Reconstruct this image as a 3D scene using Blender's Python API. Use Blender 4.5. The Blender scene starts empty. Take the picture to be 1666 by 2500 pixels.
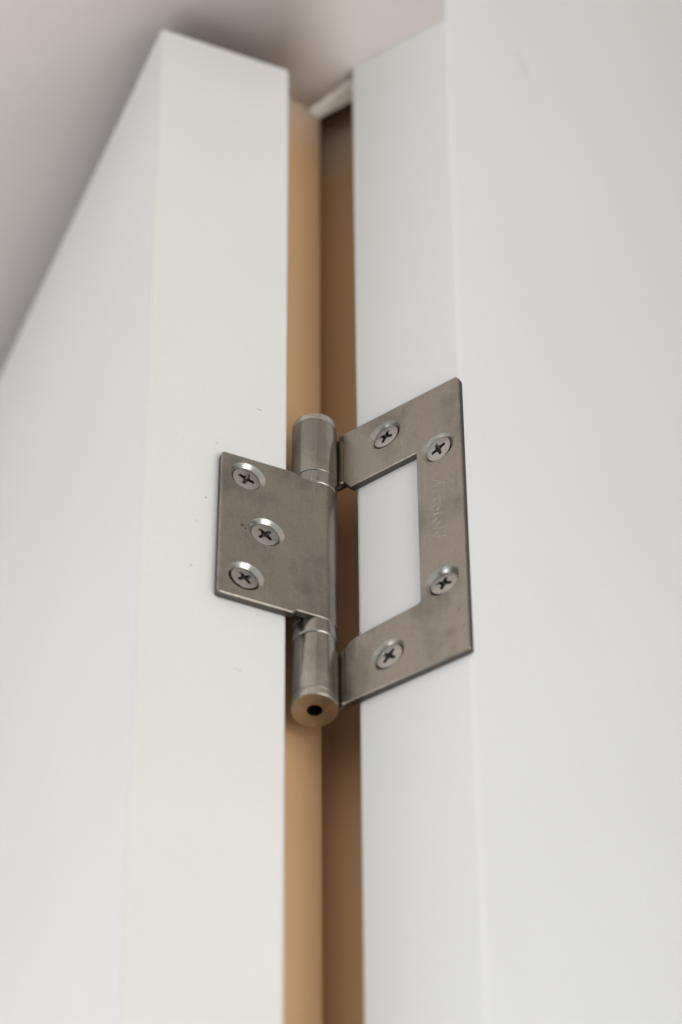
import bpy, bmesh, math, random
from mathutils import Vector, Matrix
from mathutils.geometry import tessellate_polygon

S = bpy.context.scene
C = S.collection
MM = 0.001
random.seed(4)

# ------------------------------------------------------------------ camera
cam_d = bpy.data.cameras.new("camera")
cam = bpy.data.objects.new("camera", cam_d)
C.objects.link(cam)
ax_r = Vector((0.999983, 0.001726, -0.005537))
ax_u = Vector((0.004984, -0.743998, 0.668163))
ax_f = Vector((0.002966, 0.66818, 0.743994))
cam_p = Vector((3.581, -756.458, -831.027)) * MM
m = Matrix((ax_r, ax_u, -ax_f)).transposed().to_4x4()
m.translation = cam_p
cam.matrix_world = m
cam_d.sensor_fit = 'VERTICAL'
cam_d.sensor_width = 24
cam_d.sensor_height = 36
cam_d.lens = 152.37
cam_d.clip_start = 0.01
cam_d.clip_end = 50
cam_d.dof.use_dof = True
cam_d.dof.focus_distance = 1.126
cam_d.dof.aperture_fstop = 9.0
cam_d.dof.aperture_blades = 9
S.camera = cam

# ------------------------------------------------------------------ light
W = bpy.data.worlds.new("World")
S.world = W
W.use_nodes = True
bg = W.node_tree.nodes['Background']
bg.inputs['Color'].default_value = (0.93, 0.98, 1.0, 1)
bg.inputs['Strength'].default_value = 0.71


def area(name, direction, dist, size, power, color):
    d = bpy.data.lights.new(name, 'AREA')
    d.shape = 'DISK'
    d.size = size
    d.energy = power
    d.color = color
    o = bpy.data.objects.new(name, d)
    C.objects.link(o)
    v = Vector(direction).normalized()
    o.location = v * dist
    o.rotation_euler = (-v).to_track_quat('-Z', 'Y').to_euler()
    return o


area("key_lamp", (0.51, -0.62, -0.58), 1.75, 1.25, 16.4, (1.0, 0.978, 0.95))
area("side_lamp", (-0.86, -0.02, -0.95), 1.15, 1.15, 9.8, (0.885, 0.92, 1.0))

S.view_settings.view_transform = 'Standard'
S.view_settings.look = 'None'
S.view_settings.exposure = 0
S.view_settings.gamma = 1


# ------------------------------------------------------------------ materials
def new_mat(name):
    mt = bpy.data.materials.new(name)
    mt.use_nodes = True
    nt = mt.node_tree
    return mt, nt, nt.nodes['Principled BSDF']


def noise(nt, vec, scale, detail=3, rough=0.55):
    n = nt.nodes.new('ShaderNodeTexNoise')
    n.inputs['Scale'].default_value = scale
    n.inputs['Detail'].default_value = detail
    n.inputs['Roughness'].default_value = rough
    nt.links.new(vec, n.inputs['Vector'])
    return n.outputs['Fac']


def ramp(nt, fac, stops):
    r = nt.nodes.new('ShaderNodeValToRGB')
    el = r.color_ramp.elements
    while len(el) < len(stops):
        el.new(0.5)
    for e, (p, c) in zip(el, stops):
        e.position = p
        e.color = (*c, 1) if len(c) == 3 else c
    nt.links.new(fac, r.inputs['Fac'])
    return r.outputs['Color']


def mapping(nt, vec, scale=(1, 1, 1), rot=(0, 0, 0)):
    mp = nt.nodes.new('ShaderNodeMapping')
    mp.inputs['Scale'].default_value = scale
    mp.inputs['Rotation'].default_value = rot
    nt.links.new(vec, mp.inputs['Vector'])
    return mp.outputs['Vector']


def mix_col(nt, fac, a, b, mode='MIX'):
    mx = nt.nodes.new('ShaderNodeMix')
    mx.data_type = 'RGBA'
    mx.blend_type = mode
    if isinstance(fac, (int, float)):
        mx.inputs[0].default_value = fac
    else:
        nt.links.new(fac, mx.inputs[0])
    for i, v in ((6, a), (7, b)):
        if isinstance(v, tuple):
            mx.inputs[i].default_value = (*v, 1)
        else:
            nt.links.new(v, mx.inputs[i])
    return mx.outputs[2]


def math_n(nt, op, a, b=None):
    n = nt.nodes.new('ShaderNodeMath')
    n.operation = op
    n.use_clamp = False
    for i, v in enumerate((a, b)):
        if v is None:
            continue
        if isinstance(v, (int, float)):
            n.inputs[i].default_value = v
        else:
            nt.links.new(v, n.inputs[i])
    return n.outputs[0]


def spot_mask(nt, vec, centre, radii, rot=(0, 0, 0), wobble=None, soft=0.5):
    """1 inside an ellipsoid at centre (metres), falling to 0 at its rim"""
    s = nt.nodes.new('ShaderNodeVectorMath')
    s.operation = 'SUBTRACT'
    nt.links.new(vec, s.inputs[0])
    s.inputs[1].default_value = centre
    mp = nt.nodes.new('ShaderNodeMapping')
    mp.vector_type = 'TEXTURE'
    mp.inputs['Rotation'].default_value = rot
    mp.inputs['Scale'].default_value = radii
    nt.links.new(s.outputs[0], mp.inputs['Vector'])
    ln = nt.nodes.new('ShaderNodeVectorMath')
    ln.operation = 'LENGTH'
    nt.links.new(mp.outputs[0], ln.inputs[0])
    d = ln.outputs['Value']
    if wobble is not None:
        d = math_n(nt, 'ADD', d, math_n(nt, 'MULTIPLY', math_n(nt, 'SUBTRACT', wobble, 0.5), 1.2))
    r = nt.nodes.new('ShaderNodeMapRange')
    r.inputs['From Min'].default_value = 1.0
    r.inputs['From Max'].default_value = 1.0 - soft
    r.inputs['To Min'].default_value = 0
    r.inputs['To Max'].default_value = 1
    nt.links.new(d, r.inputs['Value'])
    return r.outputs['Result']


def bump(nt, bs, h, strength, dist):
    b = nt.nodes.new('ShaderNodeBump')
    b.inputs['Strength'].default_value = strength
    b.inputs['Distance'].default_value = dist
    nt.links.new(h, b.inputs['Height'])
    nt.links.new(b.outputs['Normal'], bs.inputs['Normal'])


def paint(name, col, rough=0.5, marks=(), var=0.012):
    mt, nt, bs = new_mat(name)
    co = nt.nodes.new('ShaderNodeTexCoord').outputs['Object']
    n1 = noise(nt, co, 14, 2)
    n2 = noise(nt, co, 3200, 2)
    lo = tuple(c * (1 - var) for c in col)
    hi = tuple(min(1, c * (1 + var)) for c in col)
    base = ramp(nt, n1, [(0.3, lo), (0.7, hi)])
    grain = ramp(nt, n2, [(0.30, (0.92,) * 3), (0.70, (1.0,) * 3)])
    base = mix_col(nt, 1.0, base, grain, 'MULTIPLY')
    wob = noise(nt, co, 700, 3)
    for c, rad, rot, colr, amt in marks:
        mk = spot_mask(nt, co, c, rad, rot, wob, 0.6)
        base = mix_col(nt, math_n(nt, 'MULTIPLY', mk, amt), base, colr)
    nt.links.new(base, bs.inputs['Base Color'])
    rr = nt.nodes.new('ShaderNodeMapRange')
    rr.inputs['To Min'].default_value = rough - 0.06
    rr.inputs['To Max'].default_value = rough + 0.08
    nt.links.new(n1, rr.inputs['Value'])
    nt.links.new(rr.outputs[0], bs.inputs['Roughness'])
    bs.inputs['Specular IOR Level'].default_value = 0.35
    hsum = noise(nt, co, 700, 3)
    bump(nt, bs, hsum, 0.05, 0.00015)
    return mt


def steel(name, col, rough, brush=(0, 0, 0), marks=(), aniso=0.0):
    mt, nt, bs = new_mat(name)
    co = nt.nodes.new('ShaderNodeTexCoord').outputs['Object']
    cloud = noise(nt, co, 95, 5, 0.6)
    fine = noise(nt, co, 1500, 3, 0.6)
    streak = noise(nt, mapping(nt, co, (1700, 1700, 90)), 1.0, 3)
    base = ramp(nt, cloud, [(0.28, tuple(c * f for c, f in zip(col, (0.94, 0.955, 0.95)))), (0.5, col),
                            (0.74, tuple(c * f for c, f in zip(col, (1.055, 1.04, 1.03))))])
    base = mix_col(nt, 1.0, base, ramp(nt, fine, [(0.3, (0.90,) * 3), (0.7, (1.06,) * 3)]), 'MULTIPLY')
    base = mix_col(nt, 0.28, base, ramp(nt, streak, [(0.35, (0.90,) * 3), (0.65, (1.05,) * 3)]), 'MULTIPLY')
    smud = noise(nt, mapping(nt, co, (60, 60, 38)), 1.0, 4, 0.62)
    base = mix_col(nt, 1.0, base, ramp(nt, smud, [(0.38, (0.74, 0.765, 0.755)), (0.5, (1, 1, 1)), (0.72, (1.05, 1.03, 1.01))]), 'MULTIPLY')
    scr = None
    for ang, sc_, th in (((0.5, 0.3, 0.9), (2600, 2600, 55), 0.73), ((1.2, -0.5, 0.2), (2200, 2200, 45), 0.74), ((0.2, 1.0, -0.6), (2400, 2400, 60), 0.74)):
        sn = noise(nt, mapping(nt, co, sc_, ang), 1.0, 1)
        one = ramp(nt, sn, [(th, (0, 0, 0)), (th + 0.03, (1, 1, 1))])
        scr = one if scr is None else mix_col(nt, 1.0, scr, one, 'ADD')
    base = mix_col(nt, math_n(nt, 'MULTIPLY', scr, 0.5), base, tuple(min(1, c * 1.45) for c in col))
    wob = noise(nt, co, 1600, 3)
    for c, rad, rot, colr, amt in marks:
        mk = spot_mask(nt, co, c, rad, rot, wob, 0.7)
        base = mix_col(nt, math_n(nt, 'MULTIPLY', mk, amt), base, colr)
    # specks of grime
    v = nt.nodes.new('ShaderNodeTexVoronoi')
    v.inputs['Scale'].default_value = 230
    nt.links.new(co, v.inputs['Vector'])
    sp = ramp(nt, v.outputs['Distance'], [(0.035, (1, 1, 1)), (0.075, (0, 0, 0))])
    gate = ramp(nt, noise(nt, co, 160, 1), [(0.66, (0, 0, 0)), (0.70, (1, 1, 1))])
    spm = mix_col(nt, 1.0, sp, gate, 'MULTIPLY')
    base = mix_col(nt, math_n(nt, 'MULTIPLY', spm, 0.5), base, (0.12, 0.10, 0.085))
    nt.links.new(base, bs.inputs['Base Color'])
    bs.inputs['Metallic'].default_value = 1.0
    rr = nt.nodes.new('ShaderNodeMapRange')
    rr.inputs['From Min'].default_value = 0.3
    rr.inputs['From Max'].default_value = 0.7
    rr.inputs['To Min'].default_value = rough - 0.05
    rr.inputs['To Max'].default_value = rough + 0.07
    nt.links.new(cloud, rr.inputs['Value'])
    nt.links.new(rr.outputs[0], bs.inputs['Roughness'])
    h = math_n(nt, 'ADD', fine, math_n(nt, 'MULTIPLY', streak, 0.5))
    bump(nt, bs, h, 0.10, 0.00006)
    return mt


def flat(name, col, rough, metal=0.0):
    mt, nt, bs = new_mat(name)
    co = nt.nodes.new('ShaderNodeTexCoord').outputs['Object']
    f = noise(nt, co, 600, 3)
    base = ramp(nt, f, [(0.3, tuple(c * 0.9 for c in col)), (0.7, tuple(min(1, c * 1.08) for c in col))])
    nt.links.new(base, bs.inputs['Base Color'])
    bs.inputs['Roughness'].default_value = rough
    bs.inputs['Metallic'].default_value = metal
    bs.inputs['Specular IOR Level'].default_value = 0.3 if max(col) > 0.05 else 0.0
    return mt


# plan frame: dl runs along the door edge to the left, dr along the upright's edge to the right
dl = Vector((-0.9246, -0.3809)); nl = Vector((0.3809, -0.9246))
dr = Vector((0.8405, -0.5418)); nr = Vector((-0.5418, -0.8405))
R = 6.0
DL = 6.0        # front of the three-screw leaf, measured from the pin along nl
DR = -3.845     # front of the slotted leaf, measured from the pin along nr


def PL(u, z, depth=0.0):
    p = dl * u + nl * (DL - depth)
    return Vector((p.x, p.y, z)) * MM


def PR(u, z, depth=0.0):
    p = dr * u + nr * (DR - depth)
    return Vector((p.x, p.y, z)) * MM


# ------------------------------------------------------------------ object helpers
def obj(name, bm, mats, parent=None, smooth_angle=32):
    bmesh.ops.recalc_face_normals(bm, faces=bm.faces[:])
    lim = math.radians(smooth_angle)
    for e in bm.edges:
        e.smooth = len(e.link_faces) == 2 and e.calc_face_angle(0) < lim and not e.seam
        e.seam = False
    me = bpy.data.meshes.new(name)
    bm.to_mesh(me)
    bm.free()
    for mt in (mats if isinstance(mats, (list, tuple)) else [mats]):
        me.materials.append(mt)
    me.polygons.foreach_set('use_smooth', [True] * len(me.polygons))
    o = bpy.data.objects.new(name, me)
    C.objects.link(o)
    if parent:
        o.parent = parent
    return o


def tag(o, label=None, cat=None, group=None, kind=None):
    for k, v in (('label', label), ('category', cat), ('group', group), ('kind', kind)):
        if v:
            o[k] = v
    return o


def prism(poly, z0, z1, bevel=0.0, edges=None, seg=4, top_bevel=False):
    """vertical prism over a plan polygon (mm); edges = indices of the plan corners to round"""
    bm = bmesh.new()
    lo = [bm.verts.new((p[0] * MM, p[1] * MM, z0 * MM)) for p in poly]
    hi = [bm.verts.new((p[0] * MM, p[1] * MM, z1 * MM)) for p in poly]
    n = len(poly)
    for i in range(n):
        bm.faces.new((lo[i], lo[(i + 1) % n], hi[(i + 1) % n], hi[i]))
    bm.faces.new(lo[::-1])
    bm.faces.new(hi)
    if bevel:
        es = []
        for e in bm.edges:
            a, b = e.verts
            for i in (edges or []):
                if (a is lo[i] and b is hi[i]) or (b is lo[i] and a is hi[i]):
                    es.append(e)
            if top_bevel and a in hi and b in hi:
                es.append(e)
        bmesh.ops.bevel(bm, geom=es, offset=bevel * MM, segments=seg, profile=0.5, affect='EDGES', clamp_overlap=True)
    return bm


# ------------------------------------------------------------------ setting
Li = Vector((-6.955, -6.7985)); Lo = Vector((-43.9284, -22.031))
Ri = Vector((11.7815, -0.4021)) - Vector((0.8405, -0.5418)) * 1.2; Ro = Vector((38.8536, -17.8536))
ZC = 206.68
ZH = 430.0


def on_door(u, z):   # a point of the door's narrow face, metres
    p = Li + dl * u
    return (p.x * MM, p.y * MM, z * MM)


grey = (0.42, 0.41, 0.40)
M_door = paint("white_door_paint", (0.825, 0.812, 0.785), 0.45, marks=[
    (on_door(8.3, 41), (0.0012, 0.0012, 0.0005), (0, 0, 0), grey, 0.5),
    (on_door(22.5, 0), (0.0004, 0.0004, 0.0004), (0, 0, 0), (0.25, 0.23, 0.22), 0.6),
    (on_door(13.0, -60), (0.0022, 0.0010, 0.0004), (0, 0.25, 0), grey, 0.45),
    (on_door(26.0, -27), (0.0005, 0.0005, 0.0006), (0, 0, 0), grey, 0.5),
    (on_door(25.0, -10), (0.0007, 0.0007, 0.0007), (0, 0, 0), grey, 0.35),
    (on_door(20.0, 22.5), (0.0004, 0.0004, 0.0004), (0, 0, 0), grey, 0.6)])
M_upright = paint("white_upright_paint", (0.803, 0.806, 0.797), 0.45, marks=[
    ((0.06297, 0.01956, 0.2359), (0.0058, 0.0058, 0.0052), (0, 0, 0), (0.62, 0.61, 0.60), 0.35)])
M_soffit = paint("soffit_paint", (0.80, 0.75, 0.72), 0.75)
M_ceil = paint("ceiling_paint", (0.52, 0.50, 0.48), 0.75)
M_brown = paint("brown_timber_paint", (0.60, 0.382, 0.208), 0.5, var=0.04)
# soft shading at the jamb head, painted in as a greyer gradient
nt = M_brown.node_tree
bs = nt.nodes['Principled BSDF']
src = bs.inputs['Base Color'].links[0].from_socket
co = nt.nodes.new('ShaderNodeTexCoord').outputs['Object']
sx = nt.nodes.new('ShaderNodeSeparateXYZ')
nt.links.new(co, sx.inputs[0])
mr = nt.nodes.new('ShaderNodeMapRange')
mr.interpolation_type = 'SMOOTHSTEP'
mr.inputs['From Min'].default_value = 0.178
mr.inputs['From Max'].default_value = 0.210
mr.inputs['To Max'].default_value = 0.7
zz = math_n(nt, 'ADD', sx.outputs['Z'], math_n(nt, 'MULTIPLY', math_n(nt, 'SUBTRACT', noise(nt, co, 90, 3), 0.5), 0.012))
nt.links.new(zz, mr.inputs['Value'])
nt.links.new(mix_col(nt, mr.outputs[0], src, (0.52, 0.44, 0.38)), bs.inputs['Base Color'])
M_floor = paint("oak_floor", (0.66, 0.49, 0.35), 0.45, var=0.12)
M_caulk = flat("white_sealant", (0.90, 0.89, 0.87), 0.5)

back_l = -nl
door = obj("door", prism([Li, Lo, Lo + back_l * 620, Li + back_l * 620], -2040, 197.4, 1.3, (0, 1), 4, True), M_door)
tag(door, "white painted door at left whose narrow edge carries the three-screw hinge leaf", "door", kind="thing")

back_r = -nr
upright = obj("upright_panel", prism([Ri, Ro, Ro + back_r * 620, Ri + back_r * 620], -2040, ZH - 0.3, 1.4, (0, 1), 4), M_upright)
tag(upright, "white painted upright panel at right under the slotted four-screw hinge leaf", "panel", kind="thing")

# brown jamb in the gap: a wide face turned to the right and a return parallel to the upright's edge
C0 = Vector((1.66, 16.69))
C1 = C0 + dr * 17.2
td = Vector((-0.82, -0.57)).normalized()
T1 = C0 + td * 15.5
DEEP = 11.0
Cb = C0 + Vector((-0.08, 1.0)) * DEEP
Cc = C1 + back_r * (DEEP * 0.82)
jamb = obj("brown_jamb", prism([T1, C0, Cb, Cc, Cc + back_r * 40, T1 + back_l * 70], -2040, ZH - 1.0, 0.35, (1,), 3), M_brown)
tag(jamb, "brown timber jamb showing as a tan and dark strip in the gap behind the hinge", "door jamb", kind="thing")

ovh = [Ro - dr * 0.6 + nr * 0.06, Vector((Ro.x - 0.6, -620)), Vector((-900, -620)), Vector((-900, 620)),
       T1 + back_l * 560 - td * 0.2, T1 + nl * 0.2, C0 + nl * 0.2, C1 + nr * 0.2 - dr * 1.05, Ri - dr * 0.05 + nr * 0.06]
soffit = obj("soffit", prism(ovh, ZC, ZH - 0.6), M_soffit)
tag(soffit, kind="structure")
ceil = obj("ceiling", prism([Vector((-1200, -900)), Vector((900, -900)), Vector((900, 900)), Vector((-1200, 900))], ZH, ZH + 40), M_ceil)
tag(ceil, kind="structure")

flr = obj("floor", prism([Vector((-3000, -3000)), Vector((3000, -3000)), Vector((3000, 3000)), Vector((-3000, 3000))], -2070, -2041), M_floor)
tag(flr, kind="structure")

# bead of white sealant where the jamb's return meets the soffit
bm = bmesh.new()
rings = []
for k in range(9):
    t = k / 8
    p = C0 + dr * (-1.5 + 16.3 * t)
    w = 3.4 + 3.0 * t + 0.25 * math.sin(k * 2.1)
    h = 1.3 + 0.3 * t + 0.12 * math.sin(k * 1.7 + 1)
    rg = []
    for (a, b) in ((0, 0), (1, 0), (0.8, 0.45), (0.45, 0.8), (0, 1)):
        q = p + nr * (w * a - 0.1)
        rg.append(bm.verts.new((q.x * MM, q.y * MM, (ZC - 0.1 - h * b) * MM)))
    rings.append(rg)
for a, b in zip(rings, rings[1:]):
    for i in range(5):
        bm.faces.new((a[i], a[(i + 1) % 5], b[(i + 1) % 5], b[i]))
bm.faces.new(rings[0][::-1]); bm.faces.new(rings[-1])
bead = obj("sealant_bead", bm, M_caulk, smooth_angle=60)
tag(bead, "short white bead of sealant at the soffit above the dark side of the brown jamb", "sealant")

# ------------------------------------------------------------------ hinge
ST = (0.365, 0.330, 0.288)


def lm(u, z, r=(0.5, 0.5, 0.5), rot=(0, 0, 0), col=(0.10, 0.085, 0.075), amt=0.7, side=PL):
    return (tuple(side(u, z)), tuple(a * MM for a in r), rot, col, amt)


M_leaf = steel("brushed_steel", ST, 0.32, marks=[
    lm(22.3, -9.2, (0.8, 0.8, 0.7), amt=0.85), lm(21.4, -10.0, (0.5, 0.5, 0.45), amt=0.85),
    lm(9.3, -3.5, (0.35, 0.35, 0.15)), lm(6.0, -9.0, (0.5, 0.5, 0.2), amt=0.5),
    lm(25.3, -6.6, (0.25, 0.25, 0.25), amt=0.6), lm(22.6, -14.4, (0.3, 0.3, 0.3), amt=0.6)])
M_slot = steel("brushed_steel_worn", ST, 0.32, marks=[
    lm(40.3, -45.6, (0.45, 0.45, 0.6), side=PR), lm(41.6, -52.5, (0.6, 0.6, 0.7), side=PR, amt=0.45),
    lm(37.5, -52.5, (2.6, 2.6, 2.2), side=PR, amt=0.3), lm(33.3, 12.9, (0.5, 0.5, 0.35), side=PR, amt=0.6),
    lm(36.2, 12.2, (0.3, 0.3, 0.4), side=PR, amt=0.6), lm(24.6, 25.5, (0.25, 0.25, 0.25), side=PR, amt=0.6),
    lm(41.0, 3.0, (0.3, 0.3, 6), side=PR, amt=0.25)])
M_cone = steel("turned_steel", (0.46, 0.435, 0.39), 0.27)
M_screw = steel("screw_steel", (0.45, 0.425, 0.395), 0.30)
M_pin = steel("barrel_steel", (0.42, 0.39, 0.355), 0.22)
M_edge = steel("shaded_sheared_edge", (0.14, 0.13, 0.118), 0.5)  # rough sheared rim, with contact shade darkened into its base colour
M_knk = steel("knuckle_steel", (0.41, 0.375, 0.335), 0.22)
M_cap = steel("turned_cap_steel", (0.60, 0.55, 0.49), 0.30)
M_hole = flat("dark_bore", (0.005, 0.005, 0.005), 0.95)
M_ink = steel("stamped_steel", (0.60, 0.56, 0.51), 0.30)

hinge = bpy.data.objects.new("hinge", None)
C.objects.link(hinge)
tag(hinge, "brushed steel hinge joining the white door edge to the white upright panel", "hinge")


def inset(poly, d, keep=None):
    n = len(poly)
    area2 = sum(poly[i][0] * poly[(i + 1) % n][1] - poly[(i + 1) % n][0] * poly[i][1] for i in range(n))
    sg = 1 if area2 > 0 else -1
    out = []
    for i in range(n):
        p0, p, p1 = (Vector(poly[(i - 1) % n]), Vector(poly[i]), Vector(poly[(i + 1) % n]))
        e0 = (p - p0).normalized(); e1 = (p1 - p).normalized()
        n0 = Vector((-e0.y, e0.x)) * sg; n1 = Vector((-e1.y, e1.x)) * sg
        if keep is not None and abs(p.x - keep) < 1e-6:
            out.append((p.x, p.y + (d if n0.y + n1.y > 0 else -d)))
            continue
        k = 1 + n0.dot(n1)
        q = p + (n0 + n1) * (d / max(k, 0.2))
        out.append((q.x, q.y))
    return out


def round_corner(poly, idx, r, seg=4):
    out = []
    n = len(poly)
    for i, p in enumerate(poly):
        if i not in idx:
            out.append(tuple(p)); continue
        p = Vector(p); a = (Vector(poly[(i - 1) % n]) - p).normalized(); b = (Vector(poly[(i + 1) % n]) - p).normalized()
        rr = idx[i] if isinstance(idx, dict) else r
        for k in range(seg + 1):
            t = k / seg
            q = p + a * rr * (1 - t) ** 2 + b * rr * t ** 2
            out.append((q.x, q.y))
    return out


NH = 48


def plate(outline, holes, thick, P, b=0.32, keep=None, cone=(4.85, 3.0)):
    bm = bmesh.new()
    prof = [(b * (1 - math.sin(math.radians(t))), b * (1 - math.cos(math.radians(t)))) for t in (0, 18, 36, 54, 72, 90)] + [(0.0, thick - 0.3), (0.25, thick)]
    rings = []
    for ins, dep in prof:
        rings.append([bm.verts.new(P(u, z, dep)) for u, z in inset(outline, ins, keep)])
    n = len(outline)
    for r0, r1 in zip(rings, rings[1:]):
        for i in range(n):
            j = (i + 1) % n
            if keep is not None and abs(outline[i][0] - keep) < 1e-6 and abs(outline[j][0] - keep) < 1e-6:
                continue
            f = bm.faces.new((r0[i], r0[j], r1[j], r1[i]))
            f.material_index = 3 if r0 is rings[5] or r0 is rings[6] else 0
    top2d = [Vector((u, z, 0)) for u, z in inset(outline, b, keep)]
    loops = [top2d]
    vlist = list(rings[0])
    hole_rims = []
    ro, ri = cone
    for (hu, hz) in holes:
        prof_h = [(ro + 0.12, 0.0), (ro, 0.06), (ro - 0.75, 0.82), (ri, ro - ri + 0.05), (ri - 0.3, thick - 0.02)]
        hr = []
        for rad, dep in prof_h:
            hr.append([bm.verts.new(P(hu + rad * math.cos(2 * math.pi * k / NH), hz + rad * math.sin(2 * math.pi * k / NH), min(dep, thick - 0.02)))
                       for k in range(NH)])
        for ring_i, (r0, r1) in enumerate(zip(hr, hr[1:])):
            for k in range(NH):
                f = bm.faces.new((r0[k], r0[(k + 1) % NH], r1[(k + 1) % NH], r1[k]))
                f.material_index = 1
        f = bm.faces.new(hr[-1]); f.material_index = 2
        loops.append([Vector((hu + (ro + 0.12) * math.cos(2 * math.pi * k / NH), hz + (ro + 0.12) * math.sin(2 * math.pi * k / NH), 0)) for k in range(NH)])
        vlist += hr[0]
        hole_rims.append(hr[0])
    for tri in tessellate_polygon(loops):
        vs = [vlist[i] for i in tri]
        if len(set(vs)) == 3:
            try:
                bm.faces.new(vs)
            except ValueError:
                pass
    for loop in [rings[0]] + hole_rims:
        for i in range(len(loop)):
            e = bm.edges.get((loop[i], loop[(i + 1) % len(loop)]))
            if e:
                e.seam = True
    return bm


def cyl(bm, z0, z1, r, seg=96, a0=0.0, a1=2 * math.pi, b0=0.25, b1=0.25, r_in=3.0, mat=0, close=True):
    """tube around the pin: rounded rims, end rings down to r_in"""
    prof = [(r_in, z0), (r - b0, z0), (r - b0 * 0.4, z0 + b0 * 0.12), (r - b0 * 0.1, z0 + b0 * 0.45), (r, z0 + b0),
            (r, z1 - b1), (r - b1 * 0.1, z1 - b1 * 0.45), (r - b1 * 0.4, z1 - b1 * 0.12), (r - b1, z1), (r_in, z1)]
    full = abs(a1 - a0 - 2 * math.pi) < 1e-6
    n = seg if full else seg + 1
    cols = []
    for k in range(n):
        a = a0 + (a1 - a0) * k / seg
        cols.append([bm.verts.new((rr * math.cos(a) * MM, rr * math.sin(a) * MM, z * MM)) for rr, z in prof])
    m = n if full else n - 1
    for k in range(m):
        c0, c1 = cols[k], cols[(k + 1) % n]
        for i in range(len(prof) - 1):
            f = bm.faces.new((c0[i], c1[i], c1[i + 1], c0[i + 1]))
            f.material_index = mat
    if not full:
        for c in (cols[0], cols[-1]):
            bm.faces.new(c)


# --- three-screw leaf with the rolled middle knuckle
Z_KT, Z_KB = 16.35, -34.75
lo_out = [(0, Z_KT), (6.3, Z_KT), (8.0, 17.55), (28.3, 17.35), (28.75, -36.15), (8.1, -36.05), (7.1, Z_KB), (0, Z_KB)]
lo_out = round_corner(lo_out, {2: 0.9, 3: 1.0, 4: 1.1, 5: 0.5, 1: 0.8}, 0)
cs_l = [(21.07, 10.2), (15.71, -9.1), (21.2, -27.9)]
bm = plate(lo_out, cs_l, 2.34, PL, b=0.45, keep=0)
a_t = math.atan2(nl.y, nl.x)      # tangent line: the leaf runs into the roll here
cyl(bm, Z_KB, Z_KT, R, 110, a_t - 0.0, a_t + math.radians(300), 0.6, 0.4, 3.2)
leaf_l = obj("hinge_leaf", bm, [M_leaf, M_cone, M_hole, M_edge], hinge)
tag(leaf_l, "solid leaf with three screws rolled into the middle of the barrel")

# --- slotted leaf with the two outer knuckles
ro_out = [(6.4, 41.95), (41.9, 42.85), (42.75, 41.6), (43.0, -60.9), (42.7, -61.15), (6.4, -60.2),
          (6.4, -40.7), (7.05, -39.6), (8.7, -38.35), (10.9, -38.0), (28.1, -36.85), (29.15, -36.25), (29.1, 20.35),
          (8.5, 19.75), (6.4, 22.7)]
cs_r = [(19.55, 33.5), (35.65, 18.2), (35.7, -32.6), (19.25, -50.0)]
bm = plate(ro_out, cs_r, 2.2, PR, b=0.4)
for (z0, z1) in ((22.7, 41.95), (-60.2, -40.7)):     # arms bend back round the barrel
    prev = None
    pts = [(6.4, 0.0), (5.45, 0.0), (5.3, 0.06), (5.2, 0.22), (5.18, 1.0), (3.5, 1.15)]
    b = 0.4
    for u, d in pts:
        row = [bm.verts.new(PR(u, z0, max(d, 2.2))), bm.verts.new(PR(u, z0, d + b)), bm.verts.new(PR(u, z0 + b, d)),
               bm.verts.new(PR(u, z1 - b, d)), bm.verts.new(PR(u, z1, d + b)), bm.verts.new(PR(u, z1, max(d, 2.2)))]
        if prev:
            for i in range(5):
                f = bm.faces.new((prev[i], prev[i + 1], row[i + 1], row[i]))
                f.material_index = 3 if i in (0, 4) else 0
        prev = row
bmesh.ops.remove_doubles(bm, verts=bm.verts[:], dist=1e-7)
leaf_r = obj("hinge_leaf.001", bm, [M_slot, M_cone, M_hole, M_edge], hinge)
tag(leaf_r, "slotted leaf with four screws and a stamped name")


def turned(name, z0, z1, b0, b1, parent, mat, r_in=3.0):
    bm = bmesh.new()
    cyl(bm, z0, z1, R, 96, 0, 2 * math.pi, b0, b1, r_in)
    return obj(name, bm, mat, parent)


turned("knuckle", 21.6, 41.9, 0.30, 0.2, leaf_r, M_knk)
turned("knuckle.001", -59.95, -40.1, 0.2, 0.30, leaf_r, M_knk)
turned("washer", 16.5, 21.35, 0.75, 0.15, hinge, M_pin)
turned("washer.001", -39.85, -34.85, 0.75, 0.15, hinge, M_pin)
cap = turned("end_cap", 42.0, 44.3, 0.1, 0.45, hinge, M_cap, 0.02)
bm = bmesh.new()
cyl(bm, -62.5, -60.05, R - 0.02, 96, 0, 2 * math.pi, 0.35, 0.1, 2.0)
capb = obj("end_cap.001", bm, M_cap, hinge)
tag(capb, "lower barrel cap with a round bore in its end")
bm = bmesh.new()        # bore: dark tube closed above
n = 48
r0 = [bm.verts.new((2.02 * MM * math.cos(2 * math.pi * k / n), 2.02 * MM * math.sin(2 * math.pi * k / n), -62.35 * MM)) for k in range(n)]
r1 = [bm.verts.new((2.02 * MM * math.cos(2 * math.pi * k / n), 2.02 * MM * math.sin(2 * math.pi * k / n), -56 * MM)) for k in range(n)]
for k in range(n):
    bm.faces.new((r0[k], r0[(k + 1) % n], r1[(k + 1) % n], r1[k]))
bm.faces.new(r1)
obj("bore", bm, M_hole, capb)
bm = bmesh.new()
cyl(bm, -55.5, 42.5, 3.1, 48, 0, 2 * math.pi, 0.1, 0.1, 0.02)
obj("pin", bm, M_pin, hinge)

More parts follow.
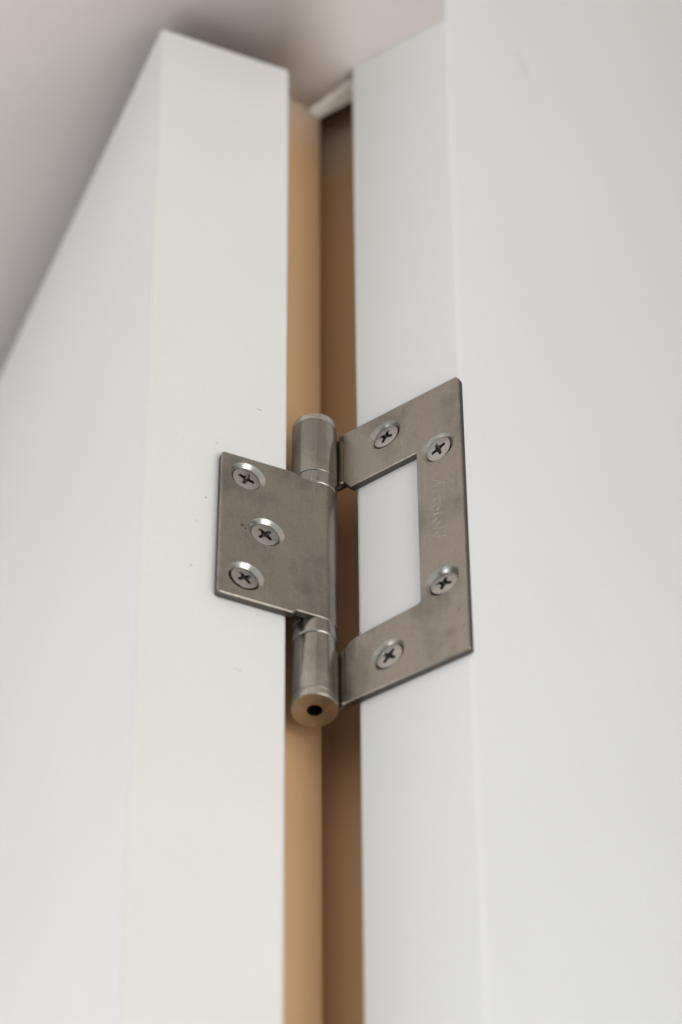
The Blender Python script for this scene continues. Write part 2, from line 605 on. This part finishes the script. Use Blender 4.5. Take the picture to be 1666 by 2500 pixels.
# --- screws: countersunk head with a cross recess
def screw_mesh():
    bm = bmesh.new()
    rh, ch = 3.75, 0.18
    hw, hl, rt = 0.47, 2.3, 1.02       # half width, reach, depth
    cross = []
    for q in range(4):
        a = q * math.pi / 2
        for (x, y) in ((hl - 0.12, -hw), (hl, -hw * 0.5), (hl, hw * 0.5), (hl - 0.12, hw), (hw * 2.0, hw * 1.15), (hw * 1.15, hw * 2.0)):
            cross.append((x * math.cos(a) - y * math.sin(a), x * math.sin(a) + y * math.cos(a)))
    N = 64
    circ = [(rh - ch) * Vector((math.cos(2 * math.pi * k / N), math.sin(2 * math.pi * k / N))) for k in range(N)]
    vc = [bm.verts.new((c.x * MM, c.y * MM, 0)) for c in circ]
    vx = [bm.verts.new((x * MM, y * MM, 0)) for x, y in cross]
    vl = vc + vx
    for tri in tessellate_polygon([[Vector((c.x, c.y, 0)) for c in circ], [Vector((x, y, 0)) for x, y in cross]]):
        bm.faces.new([vl[i] for i in tri])
    # rim
    prev = vc
    for rr, z in ((rh - 0.05, -0.06), (rh, -0.2), (rh - 0.05, -0.32), (2.4, -1.15)):
        cur = [bm.verts.new((rr * math.cos(2 * math.pi * k / N) * MM, rr * math.sin(2 * math.pi * k / N) * MM, z * MM)) for k in range(N)]
        for k in range(N):
            bm.faces.new((prev[k], prev[(k + 1) % N], cur[(k + 1) % N], cur[k]))
        prev = cur
    bm.faces.new(prev)
    # recess walls
    prev = vx
    n = len(vx)
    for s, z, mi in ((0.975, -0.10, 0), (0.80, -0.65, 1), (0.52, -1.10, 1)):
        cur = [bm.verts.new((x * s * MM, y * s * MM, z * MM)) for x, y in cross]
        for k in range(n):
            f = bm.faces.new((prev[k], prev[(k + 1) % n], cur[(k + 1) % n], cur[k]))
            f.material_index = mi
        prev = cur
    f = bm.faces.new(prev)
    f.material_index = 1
    return bm


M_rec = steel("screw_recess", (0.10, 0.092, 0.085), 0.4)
first = None


def place_screw(P, u, z, depth, rot, tilt, parent):
    global first
    if first is None:
        o = first = obj("screw", screw_mesh(), [M_screw, M_rec], parent, 25)
    else:
        o = first.copy()
        o.name = "screw"
        C.objects.link(o)
        o.parent = parent
    ex = (P(1, 0) - P(0, 0)).normalized()
    ez = Vector((0, 0, 1))
    nn = (P(0, 0, 0) - P(0, 0, 1)).normalized()
    if ex.cross(ez).dot(nn) < 0:
        ex = -ex
        rot = -rot
    mt = Matrix((ex, ez, nn)).transposed().to_4x4()
    mt.translation = P(u, z, depth)
    o.matrix_local = mt @ Matrix.Rotation(math.radians(tilt[0]), 4, 'X') @ Matrix.Rotation(math.radians(tilt[1]), 4, 'Y') @ Matrix.Rotation(math.radians(rot), 4, 'Z')
    return o


for (u, z), dep, rot, tilt in zip(cs_l, (0.92, 0.84, 0.55), (20, 43, 52), ((2, 1), (1, -2), (-4, 3))):
    place_screw(PL, u, z, dep, rot, tilt, leaf_l)
for (u, z), dep, rot, tilt in zip(cs_r, (0.62, 0.42, 0.95, 0.55), (65, 16, 69, 49), ((-2, -1), (6, -5), (-2, 6), (2, 2))):
    place_screw(PR, u, z, dep, rot, tilt, leaf_r)


# --- stamped name on the slotted leaf, reading downwards
def stamp(body, size, u, z, parent):
    cu = bpy.data.curves.new("stamped_name", 'FONT')
    cu.body = body
    cu.size = size * MM
    cu.extrude = 0.02 * MM
    cu.fill_mode = 'NONE'
    cu.bevel_depth = 0.036 * MM
    cu.bevel_resolution = 1
    cu.shear = 0.2
    cu.space_character = 1.3
    tmp = bpy.data.objects.new("tmp", cu)
    C.objects.link(tmp)
    dg = bpy.context.evaluated_depsgraph_get()
    me = bpy.data.meshes.new_from_object(tmp.evaluated_get(dg))
    bpy.data.objects.remove(tmp)
    me.materials.clear()
    me.materials.append(M_ink)
    bm = bmesh.new()
    bm.from_mesh(me)
    x0, x1, y0, y1 = 1.2 * MM, 10.0 * MM, 3.75 * MM, 3.87 * MM      # bar drawn over the first letters
    vs = [bm.verts.new((x, y, z)) for z in (0, 0.04 * MM) for x, y in ((x0, y0), (x1, y0), (x1, y1), (x0, y1))]
    for f in ((4, 5, 6, 7), (0, 1, 5, 4), (1, 2, 6, 5), (2, 3, 7, 6), (3, 0, 4, 7)):
        bm.faces.new([vs[i] for i in f])
    bm.to_mesh(me)
    bm.free()
    o = bpy.data.objects.new("stamped_name", me)
    C.objects.link(o)
    o.parent = parent
    ex = Vector((0, 0, -1))
    nn = Vector((nr.x, nr.y, 0))
    ey = nn.cross(ex)
    mt = Matrix((ex, ey, nn)).transposed().to_4x4()
    mt.translation = PR(u, z, 0.0)
    o.matrix_local = mt
    return o


stamp("Autofold", 4.9, 33.6, 6.6, leaf_r)
